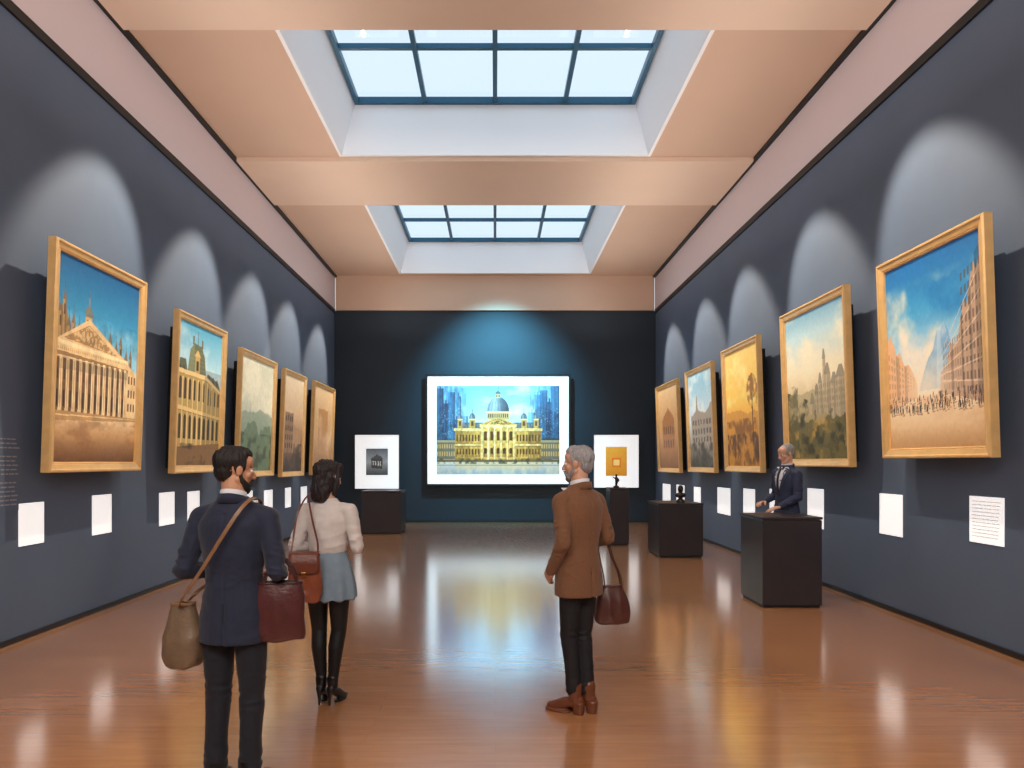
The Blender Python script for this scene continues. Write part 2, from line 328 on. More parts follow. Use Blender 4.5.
def art_R4(w=80,h=110):
    A=Art(w,h); A.grad([(0,(80,74,66)),(.3,(180,174,164)),(.5,(226,236,240)),(1,(136,194,222))]); A.clouds(.5,1.05,(246,250,250),.7)
    A.poly([(.1,.2),(.1,.55),(.3,.6),(.35,.78),(.4,.6),(.7,.56),(.95,.66),(.95,.2)],(170,156,140)); A.facade(.12,.93,.24,.52,0,(98,88,84),7,3)
    A.mix(np.clip((A.n(8,9)-.45)*5,0,1)*(A.v<.26),(54,50,40),.8); A.warp(.02,10); A.texture(12); return A
def art_R5(w=70,h=90):
    A=Art(w,h); A.grad([(0,(130,84,50)),(.4,(200,150,98)),(1,(230,194,146))]); A.poly([(.2,.2),(.2,.6),(.5,.75),(.8,.6),(.8,.2)],(172,118,72)); A.facade(.22,.78,.22,.55,0,(110,72,44),5,2); A.warp(.02,10); A.texture(12); return A
def art_C(w=420,h=290):
    A=Art(w,h); A.grad([(0,(150,160,166)),(.1,(196,194,184)),(.2,(216,198,160)),(.24,(150,190,208)),(.6,(184,216,228)),(1,(104,164,196))])
    A.clouds(.3,1.05,(222,236,242),.8)
    sd=np.clip((np.abs(A.u-.5)-.16)/.3,0,1); A.mix(sd*(A.v>.2),(64,126,164),.7)
    for x0,x1,t,c in ((.19,.255,.66,(84,134,162)),(.745,.8,.7,(84,134,162)),(.15,.2,.88,(58,112,146)),(.8,.85,.9,(54,108,142)),(0,.055,.97,(24,64,94)),(.05,.1,.8,(16,46,74)),(.09,.15,.93,(34,88,122)),(.135,.19,.62,(22,58,88)),
                    (.79,.845,.62,(28,70,100)),(.84,.9,.95,(30,80,114)),(.89,.945,.82,(14,46,74)),(.93,1,1.0,(26,68,102))):
        A.rect(x0,.2,x1,t,c,.85); A.light(A.R(x0,.2,x0+(x1-x0)*.35,t),.22); A.light(A.R(x0+(x1-x0)*.8,.2,x1,t),-.25)
        if x1-x0<.06: A.rect((x0+x1)/2-.004,t,(x0+x1)/2+.004,t+.04,c)
    m=((A.u<.24)|(A.u>.76))&(A.v>.2)
    st=A.n(60,12,3,2); A.c=A.c*(1+(m*(st-.5)*.7)[...,None])
    A.mix(m*np.clip((A.n(5,5,4,30)-.45)*4,0,1),(96,156,190),.4)
    A.mix(m*(A.n(120,70,2,7)>.7)*(A.v<.75),(206,214,200),.35)
    A.mix(np.clip((A.n(9,9,4,14)-.42)*4,0,1)*((A.u<.22)|(A.u>.78))*(A.v<.44)*(A.v>.15),(38,54,54),.85)
    for a0,a1 in ((0,.17),(.83,1)):
        A.rect(a0,.17,a1,.37,(110,104,88)); A.rect(a0,.36,a1,.385,(164,148,112)); A.facade(a0,a1,.19,.36,0,(216,174,96),9,2,al=.85)
    G=(198,152,72)
    A.rect(.15,.16,.85,.5,G); A.light(A.R(.15,.16,.26,.5),-.16); A.light(A.R(.74,.16,.85,.5),-.22); A.rect(.14,.49,.86,.52,(232,196,124)); A.rect(.15,.325,.85,.342,(236,202,132)); A.rect(.15,.318,.85,.325,(118,80,36))
    A.poly([(.16,.52),(.2,.585),(.8,.585),(.84,.52)],(90,98,102)); A.mix(A.R(.16,.52,.84,.585)*(A.n(120,10,2,4)>.55),(128,134,132),.5)
    A.rect(.36,.16,.64,.55,(214,168,84)); A.rect(.35,.53,.65,.56,(240,208,138)); A.poly([(.34,.56),(.5,.655),(.66,.56)],(212,168,88)); A.poly([(.39,.57),(.5,.635),(.61,.57)],(132,94,46))
    A.mix(A.P([(.4,.572),(.5,.63),(.6,.572)])*(A.n(90,80,2,6)>.5),(226,186,108),.8)
    A.rect(.41,.62,.59,.7,(190,160,104)); A.rect(.4,.695,.6,.712,(226,198,138)); A.facade(.415,.585,.63,.695,0,(76,64,48),10,1,arch=True)
    dm=A.E(.5,.71,.09,.165)*(A.v>.71); A.grad([(0,(110,130,140)),(.35,(164,182,188)),(.7,(72,90,100)),(1,(42,58,70))],dm,np.clip((A.u-.41)/.18,0,1))
    for k in range(-3,4): A.mix(dm*(np.abs((A.u-.5)-k*.026*np.sqrt(np.clip(1-((A.v-.71)/.165)**2,0,1)))<.002),(60,76,86),.6)
    A.rect(.48,.865,.52,.91,(190,166,114)); A.facade(.48,.52,.868,.905,0,(70,60,46),3,1); A.mix(A.E(.5,.91,.022,.03)*(A.v>.91),(80,98,106)); A.rect(.498,.93,.502,.99,(80,80,76))
    for x,sc in ((.19,.85),(.29,1.05),(.71,1.05),(.81,.85)):
        A.rect(x-.022*sc,.52,x+.022*sc,.62,(190,150,82)); A.rect(x-.009,.55,x+.009,.6,(86,62,34)); A.rect(x-.026*sc,.615,x+.026*sc,.628,(228,196,130)); A.mix(A.E(x,.628,.025*sc,.06*sc)*(A.v>.627),(82,102,112)); A.mix(A.E(x-.008,.63,.007,.05*sc)*(A.v>.63),(146,162,168),.7); A.rect(x-.0015,.67,x+.0015,.74,(70,74,74))
    for a0,a1,nn in ((.155,.355,8),(.645,.845,8)):
        A.facade(a0,a1,.165,.315,0,(96,60,24),nn,1,arch=True); A.facade(a0,a1,.35,.47,0,(92,60,28),nn,1,arch=True)
        A.facade(a0+.003,a1-.003,.18,.24,0,(248,200,104),nn,1,al=.5)
    A.facade(.37,.63,.165,.32,0,(76,46,18),5,1,arch=True); A.facade(.37,.63,.35,.51,0,(86,54,22),5,1,arch=True); A.facade(.375,.625,.18,.25,0,(252,204,112),5,1,al=.5)
    for i in range(6): 
        x=.37+.26*i/5; A.rect(x-.007,.16,x+.007,.53,(240,212,146)); A.rect(x+.004,.16,x+.007,.53,(160,120,64))
    gm=A.R(.15,.16,.85,.58); A.c=A.c*(1+(gm*(A.n(50,30,3,40)-.5)*.6)[...,None])
    A.rect(0,.14,1,.168,(110,92,64)); A.mix((A.v<.14)*np.clip((A.n(20,6)-.45)*4,0,1),(216,202,170),.6)
    A.mix(A.R(.15,.06,.85,.14)*1.,(210,182,126),.45)
    A.mix(np.clip((A.n(40,20,3,5)-.5)*5,0,1)*(A.v>.12)*(A.v<.18),(50,56,42),.7)
    A.rect(0,.1,1,.108,(110,114,112),.6); A.warp(.0018,60); A.texture(10,110,80); A.texture(8,30,20); return A
def art_s1(w=60,h=70):
    A=Art(w,h); A.grad([(0,(68,72,76)),(.5,(150,156,160)),(1,(90,100,108))]); A.rect(.25,.25,.75,.6,(60,62,66)); A.poly([(.2,.6),(.5,.8),(.8,.6)],(74,76,80)); A.facade(.28,.72,.3,.58,0,(190,190,186),4,1); A.warp(.04,8); A.texture(20); return A
def art_s2(w=60,h=70):
    A=Art(w,h); A.grad([(0,(216,144,44)),(1,(240,180,70))]); A.rect(.3,.3,.72,.62,(224,124,40)); A.rect(.36,.36,.66,.56,(250,210,130)); A.texture(12); return A

def canvas(A,x0,x1,z0,z1,y,m,parent,name='canvas'):
    w,h=A.w,A.h
    X=x0+(x1-x0)*A.u; Z=z0+(z1-z0)*A.v
    V=np.stack([X,np.full_like(X,y),Z],-1).reshape(-1,3)
    idx=np.arange(w*h).reshape(h,w)
    F=np.stack([idx[:-1,:-1],idx[:-1,1:],idx[1:,1:],idx[1:,:-1]],-1).reshape(-1,4)
    ob=mesh_ob(name,V.tolist(),F.tolist(),m,parent)
    ca=ob.data.color_attributes.new('art','FLOAT_COLOR','POINT')
    c=lin(np.clip(A.c,0,255)).reshape(-1,3); c4=np.concatenate([c,np.ones((len(c),1))],1)
    ca.data.foreach_set('color',c4.ravel().astype(np.float32)); return ob
def frame_mesh(name,w,h,prof,m,parent):
    V=[];F=[];n=len(prof)
    for (t,y) in prof: V+=[(-w/2+t,y,t),(w/2-t,y,t),(w/2-t,y,h-t),(-w/2+t,y,h-t)]
    for i in range(n):
        j=(i+1)%n
        for k in range(4):
            l=(k+1)%4; F.append((i*4+k,i*4+l,j*4+l,j*4+k))
    return mesh_ob(name,V,F,m,parent)
PROF=[(0,.0),(0,-.075),(.01,-.088),(.026,-.088),(.036,-.078),(.05,-.074),(.08,-.066),(.086,-.058),(.092,-.062),(.099,-.058),(.105,-.03),(.105,.0)]
def painting(side,y0,y1,z0,z1,A,label,x_off=.14):
    w=y1-y0;h=z1-z0
    x=(-W+x_off) if side<0 else (W-x_off)
    e=empty('framed_painting',(x,(y0+y1)/2,z0),(math.radians(2.0),0,math.radians(90 if side<0 else -90)))
    frame_mesh('frame',w,h,PROF,M_gold,e)
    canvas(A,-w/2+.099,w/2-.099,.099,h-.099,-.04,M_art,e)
    box('shade_backing',-w/2+.22,w/2-.22,-.035,x_off-.002,.06,h-.2,M_shade_backing,e)  # added dark box, fills the gap to the wall with painted shade
    tag(e,label,'painting','gilt-framed paintings on the gallery walls')
    return e
PL=[(-1,6.62,8.34,1.57,3.81,art_L1(),'gold-framed painting of a columned classical building under blue sky'),
 (-1,9.2,10.85,1.52,3.69,art_L2(),'gold-framed painting of an ornate arcaded palace with raised roof'),
 (-1,11.5,13.35,1.41,3.56,art_L3(),'gold-framed misty green landscape painting with pale sky'),
 (-1,13.85,15.45,1.37,3.54,art_L4(),'gold-framed brown painting of old town buildings'),
 (-1,16.15,18.2,1.37,3.56,art_L5(),'gold-framed tan ochre painting near the dark end wall'),
 (1,5.95,7.62,1.71,3.80,art_R1(),'gold-framed painting of a crowded city street under clouds'),
 (1,8.32,10.2,1.61,3.79,art_R2(),'gold-framed hazy landscape painting with old buildings at golden hour'),
 (1,11.1,12.85,1.50,3.70,art_R3(),'gold-framed glowing yellow autumn landscape painting'),
 (1,13.45,15.3,1.46,3.62,art_R4(),'gold-framed painting of a grey town beneath pale blue sky'),
 (1,16.0,18.1,1.42,3.59,art_R5(),'gold-framed amber painting of a gabled house')]
for p in PL: painting(*p)

def mounted(x0,x1,z0,z1,A,ins,label,fr=.05,name='framed_print',cm=M_artlit):
    w=x1-x0;h=z1-z0
    e=empty(name,((x0+x1)/2,YB-.1,z0)); 
    frame_mesh('frame',w+2*fr,h+2*fr,[(0,.0),(0,-.06),(fr,-.06),(fr+.01,-.03),(fr+.01,0)],M_black,e).location=(0,0,-fr)
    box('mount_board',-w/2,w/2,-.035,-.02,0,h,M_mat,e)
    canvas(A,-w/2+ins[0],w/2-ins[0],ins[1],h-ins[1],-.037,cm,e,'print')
    box('shade_backing',-w/2+.05,w/2-.05,-.02,.099,.05,h-.05,M_shade_backing,e)
    tag(e,label,'picture'); return e
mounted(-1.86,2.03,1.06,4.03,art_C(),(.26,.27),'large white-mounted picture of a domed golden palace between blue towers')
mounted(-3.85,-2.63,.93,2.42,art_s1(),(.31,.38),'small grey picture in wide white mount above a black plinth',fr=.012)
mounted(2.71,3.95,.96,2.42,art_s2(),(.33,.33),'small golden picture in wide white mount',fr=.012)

def card(side,ya,yb,z0,z1,label='small white label card fixed to the grey wall'):
    x=-W if side<0 else W
    s=1 if side<0 else -1
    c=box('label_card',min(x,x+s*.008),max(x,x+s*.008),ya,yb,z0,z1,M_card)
    tag(c,label,'label','white label cards below the paintings'); return c
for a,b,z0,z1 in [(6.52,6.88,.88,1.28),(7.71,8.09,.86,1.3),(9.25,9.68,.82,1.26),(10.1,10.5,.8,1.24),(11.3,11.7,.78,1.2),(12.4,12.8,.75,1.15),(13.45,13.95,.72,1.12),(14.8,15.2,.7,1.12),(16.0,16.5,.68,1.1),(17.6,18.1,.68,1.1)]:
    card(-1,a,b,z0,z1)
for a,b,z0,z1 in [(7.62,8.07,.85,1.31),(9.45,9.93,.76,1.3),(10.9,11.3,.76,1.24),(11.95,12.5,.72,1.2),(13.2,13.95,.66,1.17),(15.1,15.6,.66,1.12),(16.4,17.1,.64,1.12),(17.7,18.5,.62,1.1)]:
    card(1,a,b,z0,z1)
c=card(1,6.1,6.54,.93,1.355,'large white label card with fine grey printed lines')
r=random.Random(3); L_=[]
for i in range(11):
    z=1.31-.032*i; y=6.50
    while y>6.15:
        l=r.uniform(.02,.06); 
        if y-l<6.13: break
        L_.append((W-.0095,W-.0078,y-l,y,z-.0025,z+.0025)); y-=l+.01
boxes('print',L_,M_print,c)
L_=[]
for i in range(16):
    z=1.88-.04*i; y=5.75
    if i in (3,9): continue
    while y<6.5:
        l=r.uniform(.03,.09)
        if y+l>6.53: break
        L_.append((-W+.003,-W+.005,y,y+l,z-.006,z+.006)); y+=l+.014
o=box('wall_text_panel',-W,-W+.004,5.7,6.58,1.22,1.93,M_wall); tag(o,'grey wall text panel with small pale lettering','wall text')
boxes('lettering',L_,M_wtext,o)

def pedestal2(x0,x1,y0,y1,h,label):
    e=empty('display_pedestal',((x0+x1)/2,(y0+y1)/2,0)); a=(x1-x0)/2;b=(y1-y0)/2
    box('plinth_base',-a+.02,a-.02,-b+.02,b-.02,0,.03,M_black,e)
    box('body',-a,a,-b,b,.03,h-.035,M_ped,e,.008)
    box('top',-a-.006,a+.006,-b-.006,b+.006,h-.03,h,M_ped,e,.006)
    tag(e,label,'pedestal','dark display pedestals')
    return e
pedestal2(-3.1,-2.18,16.2,17.1,1.0,'square black display pedestal before the dark end wall')
pedestal2(2.86,3.63,12.2,13.1,.95,'low black display pedestal holding a small dark bust')
pedestal2(3.06,3.74,8.0,8.72,1.04,'tall black display pedestal with a suited man behind it')
pedestal2(2.3,2.68,14.0,14.5,1.15,'narrow black display pedestal holding a small figurine')

# ------------------------------------------------------------------ organic modelling kit
US=20;UR=12
def _sph():
    V=[(0,0,-1)];F=[]
    for i in range(1,UR):
        a=-math.pi/2+math.pi*i/UR
        for j in range(US):
            b=2*math.pi*j/US; V.append((math.cos(a)*math.cos(b),math.cos(a)*math.sin(b),math.sin(a)))
    V.append((0,0,1)); T=len(V)-1
    for j in range(US):
        k=(j+1)%US; F.append((0,1+k,1+j)); F.append((T,T-US+j,T-US+k))
        for i in range(UR-2):
            a=1+i*US; F.append((a+j,a+k,a+US+k,a+US+j))
    return np.array(V),F
SV,SF=_sph()
def ell(c,r,rot=None,M=None):
    if not hasattr(r,'__len__'): r=(r,r,r)
    v=SV*np.array(r)
    if rot is not None: v=v@np.array(Euler(rot).to_matrix()).T
    v=v+np.array(c)
    return xf((v.tolist(),SF),M)
def xf(p,M):
    if M is None: return p
    m=np.array(M); v=np.array(p[0]); v=v@m[:3,:3].T+m[:3,3]; return (v.tolist(),p[1])
def cone(p0,r0,p1,r1,M=None,n=18):
    p0=Vector(p0);p1=Vector(p1); d=(p1-p0)
    if d.length<1e-6: return ell(p0,r0,None,M)
    q=d.to_track_quat('Z','Y'); V=[];F=[]
    for p,r in((p0,r0),(p1,r1)):
        for j in range(n):
            b=2*math.pi*j/n; V.append(tuple(p+q@Vector((r*math.cos(b),r*math.sin(b),0))))
    for j in range(n):
        k=(j+1)%n; F.append((j,k,n+k,n+j))
    F.append(tuple(range(n-1,-1,-1))); F.append(tuple(range(n,2*n)))
    return xf((V,F),M)
def chain(pts,M=None):
    out=[]
    for i,(p,r) in enumerate(pts):
        out.append(ell(p,r,None,M))
        if i: out.append(cone(pts[i-1][0],pts[i-1][1],p,r,M))
    return out
def loft(rings,M=None,n=32,e=2.0,shape=None):
    V=[];F=[]
    for ri,(cx,cy,z,rx,ry) in enumerate(rings):
        for j in range(n):
            b=2*math.pi*j/n; c=math.cos(b); s=math.sin(b)
            x=rx*math.copysign(abs(c)**(2/e),c); y=ry*math.copysign(abs(s)**(2/e),s); V.append((cx+x,cy+y,z))
    for i in range(len(rings)-1):
        for j in range(n):
            k=(j+1)%n; F.append((i*n+j,i*n+k,(i+1)*n+k,(i+1)*n+j))
    F.append(tuple(range(n-1,-1,-1))); b=(len(rings)-1)*n; F.append(tuple(range(b,b+n)))
    return xf((V,F),M)
def dense(rings,k=4):
    a=np.array(rings,float); out=[]
    for i in range(len(a)-1):
        p0=a[max(i-1,0)];p1=a[i];p2=a[i+1];p3=a[min(i+2,len(a)-1)]
        for t in np.arange(k)/k:
            out.append(.5*((2*p1)+(-p0+p2)*t+(2*p0-5*p1+4*p2-p3)*t*t+(-p0+3*p1-3*p2+p3)*t**3))
    out.append(a[-1]); return [tuple(r) for r in out]
def fuse(name,parts,voxel,m,parent=None,it=4,disp=None,s=1.0,floor0=False,color=None):
    V=[];F=[]
    for v,f in parts:
        o=len(V); V+=v; F+=[tuple(i+o for i in q) for q in f]
    me=bpy.data.meshes.new(name); me.from_pydata(V,[],F); me.update()
    t=bpy.data.objects.new('tmp',me); COL.objects.link(t)
    r=t.modifiers.new('r','REMESH'); r.mode='VOXEL'; r.voxel_size=voxel
    sm=t.modifiers.new('s','SMOOTH'); sm.factor=.5; sm.iterations=it
    dg=bpy.context.evaluated_depsgraph_get(); me2=bpy.data.meshes.new_from_object(t.evaluated_get(dg))
    bpy.data.objects.remove(t); bpy.data.meshes.remove(me); me2.name=name
    n=len(me2.vertices); co=np.zeros(n*3); me2.vertices.foreach_get('co',co); co=co.reshape(-1,3)
    if disp is not None:
        nr=np.zeros(n*3); me2.vertices.foreach_get('normal',nr); nr=nr.reshape(-1,3)
        co=co+nr*disp(co)[:,None]
    if floor0: co[:,2]=np.maximum(co[:,2],0.0)
    if color is not None:
        ca=me2.color_attributes.new('skin','FLOAT_COLOR','POINT'); c=color(co)
        ca.data.foreach_set('color',np.concatenate([c,np.ones((n,1))],1).ravel().astype(np.float32))
    co=co*s
    me2.vertices.foreach_set('co',co.ravel()); me2.update()
    me2.polygons.foreach_set('use_smooth',[True]*len(me2.polygons))
    me2.materials.clear(); me2.materials.append(m)
    ob=bpy.data.objects.new(name,me2); COL.objects.link(ob)
    if parent: ob.parent=parent
    return ob
def bvh_of(obs):
    V=[];F=[]
    for ob in obs:
        o=len(V); V+=[v.co.copy() for v in ob.data.vertices]; F+=[tuple(i+o for i in p.vertices) for p in ob.data.polygons]
    return BVHTree.FromPolygons(V,F)
def smoothpath(pts,k=8):
    a=np.array(pts,float); out=[]
    for i in range(len(a)-1):
        p0=a[max(i-1,0)];p1=a[i];p2=a[i+1];p3=a[min(i+2,len(a)-1)]
        for t in np.arange(k)/k:
            out.append(.5*((2*p1)+(-p0+p2)*t+(2*p0-5*p1+4*p2-p3)*t*t+(-p0+3*p1-3*p2+p3)*t**3))
    out.append(a[-1]); return [Vector(p) for p in out]
def hug(path,bvh,off):
    res=[]; nn=[]
    for p in path:
        loc,n,_,d=bvh.find_nearest(p)
        sgn=(p-loc).dot(n)
        if sgn<off: p=loc+n*off
        res.append(p); nn.append(n)
    return res,nn
def ribbon(name,path,normals,w,t,m,parent=None):
    V=[];F=[];n=len(path)
    for i,p in enumerate(path):
        tg=(path[min(i+1,n-1)]-path[max(i-1,0)]).normalized()
        nr=normals[i]; nr=(nr-tg*nr.dot(tg)).normalized(); sd=tg.cross(nr)
        for a,b in((-1,-1),(1,-1),(1,1),(-1,1)): V.append(tuple(p+sd*(a*w/2)+nr*(b*t/2)))
    for i in range(n-1):
        for k in range(4):
            l=(k+1)%4; F.append((i*4+k,i*4+l,i*4+4+l,i*4+4+k))
    F.append((3,2,1,0)); F.append((n*4-4,n*4-3,n*4-2,n*4-1))
    return mesh_ob(name,V,F,m,parent,False)
def fixed(path,n): return [Vector(n)]*len(path)

def folds(a=.006,f=(7,7,12),b=.0025,seed=0,groove=False):
    def d(co):
        p=co*np.array(f)+seed; q=vnoise(p+1.5*vnoise(co*4+seed)[:,None]); r=1-np.abs(2*q-1)
        q2=vnoise(co*np.array([22,22,34])+seed)
        arm=np.clip((np.abs(co[:,0])-.17)/.05,0,1)*np.exp(-((co[:,2]-1.15)/.12)**2)
        waist=np.exp(-((co[:,2]-1.08)/.07)**2)*(np.abs(co[:,0])<.17)
        q3=vnoise(co*np.array([10,10,30])+seed*2+2*vnoise(co*6)[:,None]); r3=1-np.abs(2*q3-1)
        o=a*(r-.6)+b*(q2-.5)*2+(.012*arm+.005*waist)*(r3**2-.5)
        if groove:
            o=o-.005*np.exp(-(co[:,0]/.006)**2)*(co[:,1]<-.05)*(co[:,2]<1.42)
            o=o-.008*np.exp(-(co[:,0]/.008)**2)*(co[:,1]<-.05)*(co[:,2]<.97)
        return o
    return d
def strands(a=.004,seed=0,hm=None):
    def d(co): return a*(vnoise(co*np.array([130,130,22])+seed)-.5)*2+a*.9*(vnoise(co*np.array([45,45,14])+seed)-.5)*2
    return d

def hand(w,D,N,T,curl=(.35,.5,.35),tc=.25):
    w=Vector(w);D=Vector(D).normalized();N=Vector(N);N=(N-D*N.dot(D)).normalized();T=Vector(T);T=(T-D*T.dot(D)-N*T.dot(N)).normalized()
    out=[]
    offs=(.033,.0115,-.0105,-.0315); lens=(.070,.078,.073,.057); base=(.088,.092,.088,.079)
    for o,l,b in zip(offs,lens,base):
        kb=w+D*b+T*o
        out+=chain([(w+T*(o*.55),.017),(w+D*b*.55+T*(o*.85),.0145),(kb,.0105)])
        a=0;p=kb;pts=[(kb,.0098)]
        spl=T*(o*.9)
        for k,(fr,r) in enumerate(((.45,.0088),(.3,.0082),(.25,.0072))):
            a+=curl[k]; d=(D*math.cos(a)+N*math.sin(a)+spl).normalized(); p=p+d*l*fr; pts.append((p,r))
        out+=chain(pts)
    t0=w+D*.022+T*.02; d1=(D*.62+T*.72+N*.3).normalized(); d2=(D*.85+T*.3+N*(.3+tc)).normalized()
    t1=t0+d1*.045; t2=t1+d2*.032; t3=t2+d2*.026
    out+=chain([(t0,.0175),(t1,.0125),(t2,.0108),(t3,.0085)])
    return out
def head_parts(M):
    P=[ell((0,-.015,.035),(.077,.097,.086),None,M),ell((0,.03,-.025),(.06,.06,.08),None,M),ell((0,.062,-.1),(.026,.024,.02),None,M),
       ell((0,.078,.02),(.047,.014,.011),None,M),ell((0,.045,.05),(.062,.045,.05),None,M)]
    for s in(-1,1):
        P+=chain([((s*.056,-.002,-.05),.02),((s*.035,.045,-.09),.02),((0,.062,-.1),.02)],M)
        P.append(ell((s*.039,.056,-.022),(.024,.022,.022),None,M))
        P.append(ell((s*.012,.098,-.036),(.009,.012,.008),None,M))
        P.append(ell((s*.08,-.004,-.004),(.008,.019,.03),(0,s*.2,0),M))
        P.append(ell((s*.034,.082,.008+.006),(.014,.007,.004),None,M))
    P+=chain([((0,.086,.012),.008),((0,.108,-.024),.0105),((0,.108,-.033),.0115)],M)
    P.append(ell((0,.086,-.06),(.023,.011,.0065),None,M)); P.append(ell((0,.084,-.071),(.019,.011,.0075),None,M))
    return P

def build_person(loc,rot,s,pose,fit,label):
    e=empty('person',loc,(0,0,rot)); tag(e,label,'person')
    fem=fit['kind']=='woman'
    yaw,pitch=pose['head']
    HM=Matrix.Translation((0,.012,1.637))@Matrix.Rotation(yaw,4,'Z')@Matrix.Rotation(pitch,4,'X')@Matrix.Scale(.93,4)
    shx=fit.get('shx',.165 if fem else .18)
    body=[]
    body+=head_parts(HM)
    body+=chain([((0,-.012,1.42),.055),((0,-.008,1.5),.05 if fem else .055),(tuple(HM@Vector((0,-.015,-.045))),.05 if fem else .055)])
    k=.88 if fem else 1
    body.append(loft(dense([(0,0,.84,.125,.08),(0,0,.93,.135,.09),(0,0,1.06,.11*k,.075),(0,0,1.2,.13*k,.085),(0,0,1.33,.145*k,.085),(0,0,1.42,.12*k,.07),(0,0,1.47,.07,.055)])))
    lk=1.0 if fem else .8
    for sd,key in((-1,'L'),(1,'R')):
        el,wr,D,N,T,curl=pose[key]; sh=(sd*shx,0,1.4)
        body+=chain([((sd*.08,0,1.42),.035),(sh,.04*k),(el,.031*k),(wr,.023*k)]); body+=hand(wr,D,N,T,curl)
        mid=tuple((Vector(el)*.6+Vector(wr)*.4)); body+=chain([(el,.03*k),(mid,.031*k),(wr,.023*k)])
        hp,kn,an=pose['leg'+key]
        cal=tuple(Vector(kn)*.65+Vector(an)*.35+Vector((0,-.02 if fem else -.006,0)))
        body+=chain([(hp,.08*lk),(kn,.053*lk),(cal,.052*lk),(an,.033)])
        fr=pose['foot'+key]; hr=fit.get('heel',.02)
        FM=Matrix.Translation((an[0],an[1],0))@Matrix.Rotation(fr,4,'Z')
        body+=chain([((0,-.03,.045+hr),.026),((0,.06,.045+hr*.4),.026),((0,.13,.032),.02)],FM); body+=chain([((0,0,an[2]),.03),((0,0,.05+hr),.03)],FM)
        hx=fit['shoe']
        sp=[]
        if fem:
            sp+=chain([((0,-.03,.04+hr),.032),((0,.055,.045+hr*.35),.034),((0,.12,.03),.03),((0,.165,.022),.018)],FM)
            sp+=chain([((0,-.005,.06+hr),.038),((0,-.008,.11+hr),.042)],FM)
            sp+=chain([((0,-.045,.03+hr),.022),((0,-.05,.05),.011),((0,-.05,.01),.009)],FM)
            sp.append(loft([(0,.1,-.002,.03,.07),(0,.1,.012,.033,.075)],FM))
        else:
            sp+=chain([((0,-.035,.045+hr),.034),((0,.05,.048+hr*.4),.037),((0,.115,.038),.036),((0,.165,.03),.025)],FM)
            sp+=chain([((0,-.01,.06+hr),.043),((0,-.012,.115+hr),.045),((0,-.012,.13+hr),.046)],FM)
            sp.append(loft([(0,.11,0,.04,.09),(0,.11,.016,.042,.093)],FM,e=2.4)); sp.append(loft([(0,-.035,0,.032,.034),(0,-.035,.03+hr,.036,.04)],FM,e=3))
        so=fuse('shoe',sp,.005,hx,e,3,None,s,True)
    skin=np.array(lin(fit['skin'])); HI=np.array(HM.inverted())
    def colr(co):
        h=co@HI[:3,:3].T+HI[:3,3]; c=np.tile(skin,(len(co),1))
        lip=np.exp(-((h[:,0]/.02)**2+((h[:,2]+.066)/.008)**2))*(h[:,1]>.07); c=c*(1-lip[:,None]*.6)+np.array(lin((150,70,66)))*lip[:,None]*.6
        br=((np.abs(np.abs(h[:,0])-.032)<.017)&(np.abs(h[:,2]-.024)<.0045)&(h[:,1]>.06)).astype(float)*.8
        c=c*(1-br[:,None])+np.array(lin(fit['hair']))*br[:,None]; return c
    ms=mat('skin',fit['skin'],.5,attr='skin',var=.05,vscale=30)
    fuse('body',body,.0042,ms,e,3,None,s,True,colr)
    for sd in(-1,1):
        c=HM@Vector((sd*.033,.0765,.002)); 
        eye=mesh_ob('eye',[tuple((Vector(v)*.01+c)*s) for v in SV],SF,M_eye,e,True); eye.data.materials.append(M_iris)
        f=(HM.to_3x3()@Vector((0,1,0))).normalized()
        for p in eye.data.polygons:
            if (Vector(p.center)/s-c).normalized().dot(f)>.82: p.material_index=1
    mh=mat('hair_strands',fit['hair'],.5,var=.35,vscale=30,stretch=(6,6,1),bump=.5,bscale=60)
    H=[]
    if fit['cut']=='short':
        H+=[ell((0,-.027,.046),(.083,.099,.089),None,HM),ell((0,-.062,-.01),(.065,.05,.06),None,HM),ell((0,.02,.088),(.06,.06,.046),None,HM)]
        for sd in(-1,1): H.append(ell((sd*.068,-.0,.02),(.013,.03,.048),None,HM))
    elif fit['cut']=='receding':
        H+=[ell((0,-.034,.044),(.083,.094,.084),None,HM),ell((0,-.062,-.01),(.066,.052,.06),None,HM)]
        for sd in(-1,1): H.append(ell((sd*.068,-.0,.02),(.013,.03,.045),None,HM))
    else:
        H+=[ell((0,-.027,.046),(.09,.108,.094),None,HM)]
        H.append(loft(dense([(0,-.055,-.2,.05,.03),(0,-.06,-.17,.082,.05),(0,-.052,-.1,.096,.07),(0,-.035,-.02,.095,.088),(0,-.03,.05,.088,.09)]),HM))
        for sd in(-1,1): H+=chain([((sd*.06,.045,.085),.028),((sd*.078,.03,.02),.022),((sd*.083,.02,-.06),.02),((sd*.078,.015,-.13),.016)],HM)
        H.append(ell((0,.03,.088),(.066,.062,.045),None,HM))
    fuse('hair',H,.004,mh,e,2,strands(.004 if fit['cut']!='long' else .007),s)
    if fit.get('beard'):
        B=[]
        for sd in(-1,1):
            B+=chain([((sd*.069,.004,-.02),.011),((sd*.062,.012,-.05),.018),((sd*.042,.05,-.088),.022),((0,.068,-.105),.025)],HM)
            B+=chain([((0,.1,-.051),.007),((sd*.024,.088,-.056),.008),((sd*.034,.074,-.078),.012)],HM)
        mb=mat('beard_hair',fit['beard'],.7,var=.3,vscale=60,bump=.4,bscale=90)
        fuse('beard',B,.004,mb,e,2,strands(.003,3),s)
